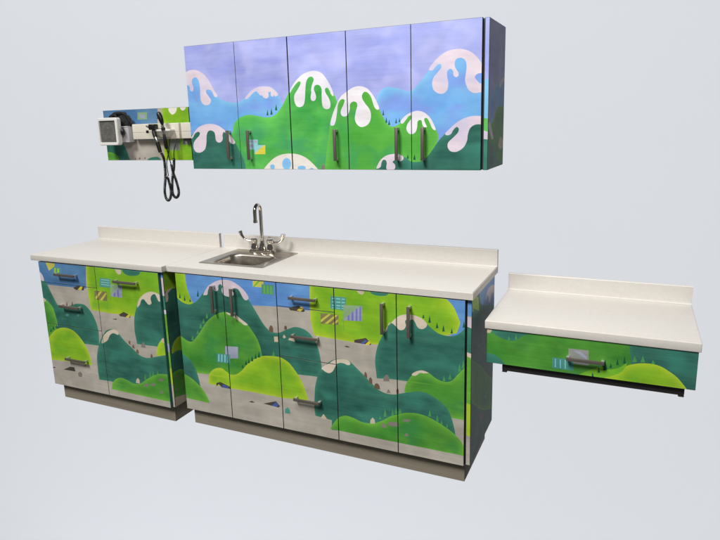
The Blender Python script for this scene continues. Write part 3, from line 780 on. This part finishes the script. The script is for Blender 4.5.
# ================================================================ sink
def rrect(x0, x1, y0, y1, r, z, n=6):
    pts = []
    for cx, cy, a0 in ((x1-r, y1-r, 0), (x0+r, y1-r, 90), (x0+r, y0+r, 180), (x1-r, y0+r, 270)):
        for k in range(n+1):
            a = R(a0+90*k/n); pts.append((cx+r*math.cos(a), cy+r*math.sin(a), z))
    return pts
sk = thing('sink', 'stainless steel drop-in sink with a rounded basin set into the pale countertop', 'sink', (.35, -.23, Z))
bm = bmesh.new()
X0, X1, Y0, Y1 = .137, .560, -.4245, -.037
lv = [rrect(X0, X1, Y0, Y1, .010, Z+.0003), rrect(X0, X1, Y0, Y1, .010, Z+.0025), rrect(X0+.006, X1-.006, Y0+.006, Y1-.006, .010, Z+.0045),
      rrect(X0+.014, X1-.014, Y0+.014, Y1-.014, .010, Z+.003),
      rrect(.190, .506, -.402, -.160, .058, Z+.0028), rrect(.194, .502, -.398, -.164, .056, Z+.0005), rrect(.199, .497, -.393, -.1685, .054, Z-.008),
      rrect(.205, .491, -.386, -.174, .052, Z-.06), rrect(.212, .484, -.379, -.180, .050, Z-.115), rrect(.228, .468, -.356, -.192, .045, Z-.133),
      rrect(.25, .446, -.334, -.214, .035, Z-.140), rrect(.32, .376, -.302, -.246, .027, Z-.142)]
rings = [[bm.verts.new(p) for p in L] for L in lv]
for a, b in zip(rings, rings[1:]):
    n = len(a)
    for k in range(n): bm.faces.new((a[k], a[(k+1) % n], b[(k+1) % n], b[k]))
bm.faces.new(rings[-1])
bmesh.ops.recalc_face_normals(bm, faces=bm.faces)
for f in bm.faces: f.smooth = True
link('basin', bm, M['steel'], sk, True)
bm = bmesh.new(); add_lathe(bm, (.348, -.274, Z-.1415), [(.026, 0), (.026, .002), (.020, .003), (.017, .0012), (.006, .0012)]); link('drain', bm, M['drain'], sk, True)

# ================================================================ faucet
fz = Z+.0032; fx, fy = .338, -.075
fc = thing('faucet', 'chrome gooseneck faucet with two wrist-blade levers standing on the back of the sink', 'faucet', (fx, fy, fz))
bm = bmesh.new()
pl = [rrect(fx-.088, fx+.088, fy-.026, fy+.024, .022, fz+h) for h in (0, .008)]
pl.append(rrect(fx-.083, fx+.083, fy-.021, fy+.019, .018, fz+.014))
rg = [[bm.verts.new(p) for p in L] for L in pl]
for a, b in zip(rg, rg[1:]):
    for k in range(len(a)): bm.faces.new((a[k], a[(k+1) % len(a)], b[(k+1) % len(b)], b[k]))
bm.faces.new(rg[0][::-1]); bm.faces.new(rg[-1]); link('base_plate', bm, M['chrome'], fc, True)
bm = bmesh.new(); add_lathe(bm, (fx, fy, fz+.013), [(.025, 0), (.023, .012), (.016, .024), (.0135, .040), (.0125, .055)]); link('spout_collar', bm, M['chrome'], fc, True)
rad = .040; top = fz+.287; path = [Vector((fx, fy, fz+.05)), Vector((fx, fy, fz+.15)), Vector((fx, fy, top-rad))]
dirv = Vector((.17, -.985, 0))
for k in range(1, 15):
    a = math.pi*k/14*1.04
    path.append(Vector((fx, fy, top-rad))+dirv*(rad-rad*math.cos(a))+Vector((0, 0, rad*math.sin(a))))
path.append(path[-1]+Vector((0, 0, -.042)))
sp = tube('spout', path, .0105, M['chrome'], fc, 16)
tube('aerator', [path[-1]+Vector((0, 0, .004)), path[-1]+Vector((0, 0, -.012))], .0128, M['chrome'], sp, 16)
for s in (-1, 1):
    hxx = fx+s*.056
    bm = bmesh.new(); add_lathe(bm, (hxx, fy, fz+.013), [(.023, 0), (.022, .020), (.0185, .026), (.0185, .043), (.0215, .046), (.0215, .062), (.016, .068)])
    v = link('valve', bm, M['chrome'], fc, True)
    zz = fz+.064
    if s < 0: pp = [(hxx, fy, zz), (hxx-.030, fy-.004, zz+.001), (hxx-.058, fy-.008, zz+.010), (hxx-.078, fy-.011, zz+.032), (hxx-.088, fy-.013, zz+.058)]
    else: pp = [(hxx, fy, zz), (hxx+.035, fy-.002, zz-.001), (hxx+.066, fy-.004, zz+.003), (hxx+.088, fy-.006, zz+.022), (hxx+.097, fy-.008, zz+.050)]
    ps = smooth_path(pp, 6); n = len(ps)
    tube('lever', ps, [.0085+.0095*max(0, (i/n-.5)/.5) for i in range(n)], M['chrome'], v, 12, flat=.7)

# ================================================================ diagnostic wall panel
wp = thing('wall_panel', 'small printed backing board on the wall left of the wall cabinet, carrying the instruments', 'panel', (-.52, 0, 1.45))
printed_board('board', 'y', -.020, .0, -.874, -.172, 1.4545, 1.776, PW, 'blue3', wp)
box('edge_shadow_strip', -.1715, -.139, -.012, 0, 1.457, 1.774, M['carcass'], wp)  # dark strip standing in for the shadow along the board's right edge

# blood pressure gauge
g = thing('pressure_gauge', 'square white-framed blood pressure gauge with a round scale on its dark dial', 'gauge', (-.748, -.10, 1.565))
gx0, gx1, gz0, gz1 = -.834, -.662, 1.556, 1.728
bm = bmesh.new()
o1 = rrect(gx0, gx1, gz0, gz1, .018, 0); o2 = rrect(gx0+.003, gx1-.003, gz0+.003, gz1-.003, .016, 0)
i1 = rrect(gx0+.017, gx1-.017, gz0+.017, gz1-.017, .006, 0); i2 = rrect(gx0+.019, gx1-.019, gz0+.019, gz1-.019, .005, 0)
L = [(o1, -.088), (o1, -.117), (o2, -.121), (i1, -.121), (i2, -.112)]
rg = [[bm.verts.new((p[0], y, p[1])) for p in P] for P, y in L]
for a, b in zip(rg, rg[1:]):
    for k in range(len(a)): bm.faces.new((a[k], a[(k+1) % len(a)], b[(k+1) % len(b)], b[k]))
bm.faces.new(rg[0]); bmesh.ops.recalc_face_normals(bm, faces=bm.faces)
link('frame', bm, M['white'], g, True)
dl = box('dial', gx0+.0185, gx1-.0185, -.1135, -.108, gz0+.0185, gz1-.0185, M['dial'], g, bev=0)
bm = bmesh.new(); cx, cz = (gx0+gx1)/2, (gz0+gz1)/2
def flat_quad(bm, cx, cz, ang, r0, r1, w, y, sx=1., sz=1.):
    d = Vector((math.sin(ang)*sx, 0, math.cos(ang)*sz)); t = Vector((math.cos(ang), 0, -math.sin(ang)))
    c = Vector((cx, y, cz))
    bm.faces.new([bm.verts.new(c+d*r0-t*w), bm.verts.new(c+d*r0+t*w), bm.verts.new(c+d*r1+t*w), bm.verts.new(c+d*r1-t*w)])
for k in range(61):
    a = R(-150+300*k/60); big = k % 10 == 0
    flat_quad(bm, cx, cz, a, .049, .057 if not big else .060, .0005 if not big else .0011, -.1141)
for k in range(31):
    flat_quad(bm, cx, cz, R(-150+300*k/30), .0475, .049, .0028, -.1141)
flat_quad(bm, cx, cz, R(-140), -.012, .045, .0009, -.1146)
for (x, z, w, h) in ((0, .026, .011, .0012), (0, .021, .008, .0009), (0, -.030, .007, .0010), (0, -.036, .010, .0008)):
    v = [bm.verts.new((cx+x+i*w, -.1142, cz+z+j*h)) for i, j in ((-1, -1), (1, -1), (1, 1), (-1, 1))]; bm.faces.new(v)
link('scale', bm, M['mark'], dl)
def text_on(body, x, y, z, size, m, parent, name='numeral'):
    cu = bpy.data.curves.new(name, 'FONT'); cu.body = body; cu.size = size; cu.align_x = 'CENTER'; cu.align_y = 'CENTER'
    cu.resolution_u = 2
    o = bpy.data.objects.new(name, cu); C.objects.link(o)
    dg = bpy.context.evaluated_depsgraph_get(); me = bpy.data.meshes.new_from_object(o.evaluated_get(dg))
    bpy.data.objects.remove(o); me.transform(Matrix.Translation((x, y, z)) @ Matrix.Rotation(math.pi/2, 4, 'X'))
    b2 = bmesh.new(); b2.from_mesh(me); bpy.data.meshes.remove(me)
    return b2
nb = bmesh.new()
for k in range(0, 16):
    a = R(-150+300*k/15)
    t = text_on(str(k*20), cx+.0395*math.sin(a), -.1142, cz+.0395*math.cos(a), .0095, None, None)
    tm = bpy.data.meshes.new('t'); t.to_mesh(tm); t.free(); nb.from_mesh(tm); bpy.data.meshes.remove(tm)
link('numerals', nb, M['mark'], dl)
# swivel arm and black knob on the side
tube('swivel_arm', [(-.69, -.075, 1.60), (-.69, -.045, 1.60), (-.69, -.021, 1.60)], .014, M['white'], g, 16)
# basket holding the cuff
bk = thing('cuff_basket', 'white slotted plastic basket fixed behind the pressure gauge', 'basket', (-.68, -.02, 1.57))
bm = bmesh.new(); bx0, bx1, bz0, bz1, by0, by1 = -.745, -.618, 1.572, 1.672, -.072, -.021
add_box(bm, bx0, bx1, by0, by0+.003, bz0, bz1, .001); add_box(bm, bx0, bx1, by1-.003, by1, bz0, bz1, .001)
add_box(bm, bx0, bx0+.003, by0+.0031, by1-.0031, bz0, bz1, .001); add_box(bm, bx1-.003, bx1, by0+.0031, by1-.0031, bz0, bz1, .001)
add_box(bm, bx0+.0031, bx1-.0031, by0+.0031, by1-.0031, bz0, bz0+.003)
for k in range(6): add_box(bm, bx1-.050+k*.0085, bx1-.047+k*.0085, by0-.0025, by0-.0002, bz0+.012, bz1-.012, .0006)
add_box(bm, bx0, bx1, by0-.003, by0-.0002, bz1-.006, bz1+.001, .001)
link('basket_body', bm, M['greyp'], bk, True)
cf = thing('pressure_cuff', 'crumpled black blood pressure cuff stuffed in the basket behind the gauge', 'cuff', (-.69, -.045, 1.60))
bm = bmesh.new()
bmesh.ops.create_icosphere(bm, subdivisions=5, radius=1)
from mathutils import noise
for v in bm.verts:
    p = v.co.copy(); n_ = noise.fractal(p*1.7+Vector((3, 1, 2)), .8, 2., 4)*.22+abs(math.sin(p.x*5+p.z*3))*.09
    r = 1+n_
    x = p.x*.078*r-(.012 if p.z > 0 else 0)*p.z; zz = p.z*.066*r+.01*math.sin(p.x*3); y = p.y*.018*min(r, 1.1)
    if p.z < 0 and x > .03: x = .03+(x-.03)*.7
    v.co = Vector((-.690+x, -.0465+y, 1.690+zz+(-.010 if p.x > .6 else 0)))
link('cloth', bm, M['cuff'], cf, True)
pth = smooth_path([(-.775, -.050, 1.715), (-.745, -.062, 1.748), (-.705, -.066, 1.757), (-.665, -.060, 1.755), (-.632, -.056, 1.725), (-.618, -.052, 1.682), (-.640, -.048, 1.66)], 8)
tube('hose', pth, .0075, M['black'], cf, 10)
pth = smooth_path([(-.79, -.056, 1.700), (-.765, -.068, 1.737), (-.72, -.07, 1.742), (-.69, -.07, 1.70)], 8)
tube('hose', pth, .006, M['black'], cf, 10)
bl = thing('inflation_bulb', 'small black rubber squeeze bulb hooked on the side of the basket', 'bulb', (-.655, -.085, 1.63))
bm = bmesh.new(); add_lathe(bm, (-.652, -.088, 1.617), [(.002, 0), (.009, .002), (.0135, .011), (.0145, .022), (.012, .033), (.007, .040), (.006, .048), (.002, .049)], 20); link('bulb', bm, M['black'], bl, True)

# diagnostic transformer
st = thing('diagnostic_station', 'long cream wall transformer with a cradle ledge holding two black instruments', 'medical device', (-.41, -.02, 1.585))
bm = bmesh.new()
add_box(bm, -.600, -.226, -.058, -.021, 1.588, 1.683, .004, 3)
hs = link('housing', bm, M['cream'], st, True)
bm = bmesh.new(); add_box(bm, -.598, -.2285, -.0592, -.0575, 1.6325, 1.6338); link('seam', bm, M['greyp'], hs)
bm = bmesh.new(); add_box(bm, -.486, -.466, -.0605, -.0575, 1.627, 1.643, .001); link('power_switch', bm, M['black'], st, True)
for xx in (-.334,):
    bm = bmesh.new()
    # tapered cradle under a rounded ledge
    A = [(-.388, -.0585), (-.262, -.0585), (-.262, -.098), (-.388, -.098)]
    B = [(-.352, -.0585), (-.290, -.0585), (-.290, -.075), (-.352, -.075)]
    va = [bm.verts.new((x, y, 1.634)) for x, y in A]; vb = [bm.verts.new((x, y, 1.600)) for x, y in B]
    for k in range(4): bm.faces.new((va[k], va[(k+1) % 4], vb[(k+1) % 4], vb[k]))
    bm.faces.new(va); bm.faces.new(vb[::-1])
    bmesh.ops.recalc_face_normals(bm, faces=bm.faces)
    cr = link('cradle', bm, M['cream'], st)
    box('ledge', -.392, -.258, -.102, -.0588, 1.6345, 1.647, M['white'], cr, bev=.004)
sd = thing('thermometer_box', 'short cream wall module between the long transformer and the wall cabinet', 'medical device', (-.17, -.02, 1.585))
bm = bmesh.new(); add_box(bm, -.211, -.118, -.058, -.021, 1.588, 1.683, .004, 3)
hb_ = link('housing', bm, M['cream'], sd, True)
bm = bmesh.new(); add_box(bm, -.2095, -.1195, -.0592, -.0575, 1.6325, 1.6338); link('seam', bm, M['greyp'], hb_)
bm = bmesh.new(); add_box(bm, -.205, -.122, -.050, -.024, 1.572, 1.5875, .002); link('foot', bm, M['rail'], sd, True)

def coil(name, path, parent, rc=.0062, rw=.0030, pitch=.0068):
    path = smooth_path(path, 14); L = [0]
    for a, b in zip(path, path[1:]): L.append(L[-1]+(b-a).length)
    tot = L[-1]; n = int(tot/pitch*9); out = []; t0 = (path[1]-path[0]).normalized()
    u = Vector((0, -1, 0)); j = 0
    for i in range(n+1):
        s = tot*i/n
        while j < len(L)-2 and L[j+1] < s: j += 1
        f = (s-L[j])/max(1e-9, L[j+1]-L[j]); p = path[j].lerp(path[j+1], f); t = (path[j+1]-path[j]).normalized()
        u = (u-t*u.dot(t)).normalized(); w = t.cross(u); a = 2*math.pi*s/pitch
        out.append(p+(u*math.cos(a)+w*math.sin(a))*rc)
    return tube(name, out, rw, M['black'], parent, 6)

ot = thing('otoscope', 'left black handset with a silver-tipped head, resting in the cradle above its coiled cord', 'otoscope', (-.385, -.09, 1.62))
bm = bmesh.new(); add_box(bm, -.412, -.366, -.120, -.076, 1.645, 1.680, .007, 3)
hd = link('head', bm, M['black'], ot, True)
tube('ear_tip', [(-.410, -.100, 1.664), (-.424, -.106, 1.667), (-.436, -.110, 1.669)], [.012, .009, .004], M['silver'], hd, 14)
hp = [(-.388, -.098, 1.648), (-.382, -.103, 1.625), (-.372, -.106, 1.600), (-.366, -.106, 1.585), (-.361, -.106, 1.570), (-.346, -.104, 1.508)]
tube('neck', [hp[0], hp[1], hp[2]], [.012, .0135, .0125], M['black'], ot, 14)
tube('collar', [hp[2], hp[3], hp[4]], [.0105, .0120, .0105], M['silver'], ot, 14)
tube('grip', [hp[4], Vector(hp[4]).lerp(Vector(hp[5]), .5), hp[5]], [.0115, .0125, .0110], M['black'], ot, 14)
coil('cord', [(-.344, -.100, 1.505), (-.336, -.09, 1.47), (-.338, -.085, 1.40), (-.347, -.08, 1.345), (-.362, -.08, 1.27), (-.356, -.08, 1.222), (-.338, -.08, 1.208), (-.318, -.08, 1.232), (-.312, -.08, 1.28), (-.322, -.08, 1.33), (-.328, -.08, 1.352), (-.338, -.084, 1.356)], ot)
tube('cord_lead', smooth_path([(-.330, -.070, 1.36), (-.334, -.070, 1.44), (-.322, -.060, 1.50), (-.316, -.045, 1.587)], 6), .0028, M['black'], ot, 8)

op = thing('ophthalmoscope', 'right black handset with a tall oval head, taller than its neighbour in the cradle', 'ophthalmoscope', (-.32, -.09, 1.62))
hd = [(-.334, -.100, 1.744), (-.330, -.104, 1.738), (-.322, -.106, 1.722), (-.314, -.106, 1.700), (-.311, -.104, 1.680), (-.311, -.102, 1.668)]
h = tube('head', smooth_path(hd, 4), [.004+.012*math.sin(math.pi*min(1, .18+i/24)) for i in range(21)], M['black'], op, 16, flat=1.15)
bm = bmesh.new(); add_lathe(bm, (0, 0, 0), [(.0035, 0), (.0035, .003)], 12)
bmesh.ops.rotate(bm, verts=bm.verts, matrix=Matrix.Rotation(math.pi/2, 3, 'X')); bmesh.ops.translate(bm, verts=bm.verts, vec=(-.327, -.1215, 1.712))
link('lens', bm, M['silver'], h, True)
tube('neck', [(-.311, -.102, 1.670), (-.309, -.102, 1.655)], .0095, M['silver'], op, 14)
tube('dial_ring', [(-.309, -.103, 1.656), (-.306, -.103, 1.640)], .0128, M['black'], op, 14)
tube('stem', [(-.305, -.106, 1.640), (-.303, -.106, 1.618)], .0065, M['silver'], op, 12)
tube('grip', [(-.303, -.106, 1.618), (-.299, -.106, 1.590), (-.296, -.104, 1.54), (-.294, -.102, 1.528)], [.0075, .0115, .0115, .008], M['black'], op, 14)
tube('cord_lead', smooth_path([(-.294, -.102, 1.528), (-.290, -.095, 1.48), (-.282, -.09, 1.43)], 6), .0030, M['black'], op, 8)
coil('cord', [(-.282, -.088, 1.432), (-.274, -.088, 1.385), (-.258, -.085, 1.330), (-.246, -.085, 1.275), (-.252, -.085, 1.242), (-.273, -.085, 1.228), (-.294, -.085, 1.250), (-.298, -.08, 1.30), (-.290, -.078, 1.36), (-.276, -.076, 1.41), (-.268, -.076, 1.47)], op)
tube('cord_lead', smooth_path([(-.268, -.076, 1.47), (-.268, -.072, 1.51), (-.262, -.06, 1.55), (-.262, -.045, 1.587)], 6), .0028, M['black'], op, 8)

# ================================================================ backdrop
bm = bmesh.new()
vs = [bm.verts.new(p) for p in ((-30, 14, -23), (6, 14, -23), (6, 14, 13), (-30, 14, 13))]
bm.faces.new(vs)
bd = link('backdrop', bm, M['back']); bd['kind'] = 'structure'

# ================================================================ light
w = bpy.data.worlds.new('World'); scene.world = w; w.use_nodes = True
bgn = w.node_tree.nodes['Background']; bgn.inputs[0].default_value = (1, .985, .96, 1); bgn.inputs[1].default_value = .10
ld = bpy.data.lights.new('key_lamp', 'AREA'); ld.shape = 'DISK'; ld.size = 110.; ld.energy = 1550000; ld.color = (1, .975, .94)
lo = bpy.data.objects.new('key_lamp', ld); C.objects.link(lo)
az, el = R(18), R(50); tgt = Vector((.8, 0, 1)); dv = Vector((-math.sin(az)*math.cos(el), -math.cos(az)*math.cos(el), math.sin(el)))
lo.location = tgt+dv*400; lo.rotation_euler = (-dv).to_track_quat('-Z', 'Y').to_euler()

l2 = bpy.data.lights.new('ceiling_lamp', 'AREA'); l2.shape = 'RECTANGLE'; l2.size = 1.2; l2.size_y = .6; l2.energy = 43; l2.color = (1, .97, .93)
o2 = bpy.data.objects.new('ceiling_lamp', l2); C.objects.link(o2); o2.location = (1.35, -2.1, 3.3)
o2.rotation_euler = (Vector((1.0, -.2, .9))-o2.location).to_track_quat('-Z', 'Y').to_euler()

for zz, en in ((-34, 2850), (27, 1400)):      # two wide washes that light only the backdrop
    l3 = bpy.data.lights.new('backdrop_wash', 'AREA'); l3.shape = 'RECTANGLE'; l3.size = 30; l3.size_y = 10; l3.energy = en; l3.color = (1, .985, .97)
    o3 = bpy.data.objects.new('backdrop_wash', l3); C.objects.link(o3); o3.location = (-6, 0, zz)
    o3.rotation_euler = (Vector((-6, 14, -3))-o3.location).to_track_quat('-Z', 'Y').to_euler()

# ================================================================ camera
cd = bpy.data.cameras.new('camera'); cam = bpy.data.objects.new('camera', cd); C.objects.link(cam)
r_, u_, f_ = Vector((.9077, .41859, -.02932)), Vector((-.06201, .20292, .97723)), Vector((-.415, .88522, -.21015))
m = Matrix((( r_.x, u_.x, -f_.x, 2.3185), (r_.y, u_.y, -f_.y, -3.0714), (r_.z, u_.z, -f_.z, 1.6576), (0, 0, 0, 1)))
cam.matrix_world = m
cd.sensor_fit = 'HORIZONTAL'; cd.sensor_width = 36; cd.lens = 610.49/720*36
cd.shift_x = (360-350.52)/720; cd.shift_y = (253.15-270)/720
cd.clip_start = .05; cd.clip_end = 1000
scene.camera = cam
scene.view_settings.view_transform = 'Standard'; scene.view_settings.look = 'None'
scene.view_settings.exposure = 0; scene.view_settings.gamma = 1
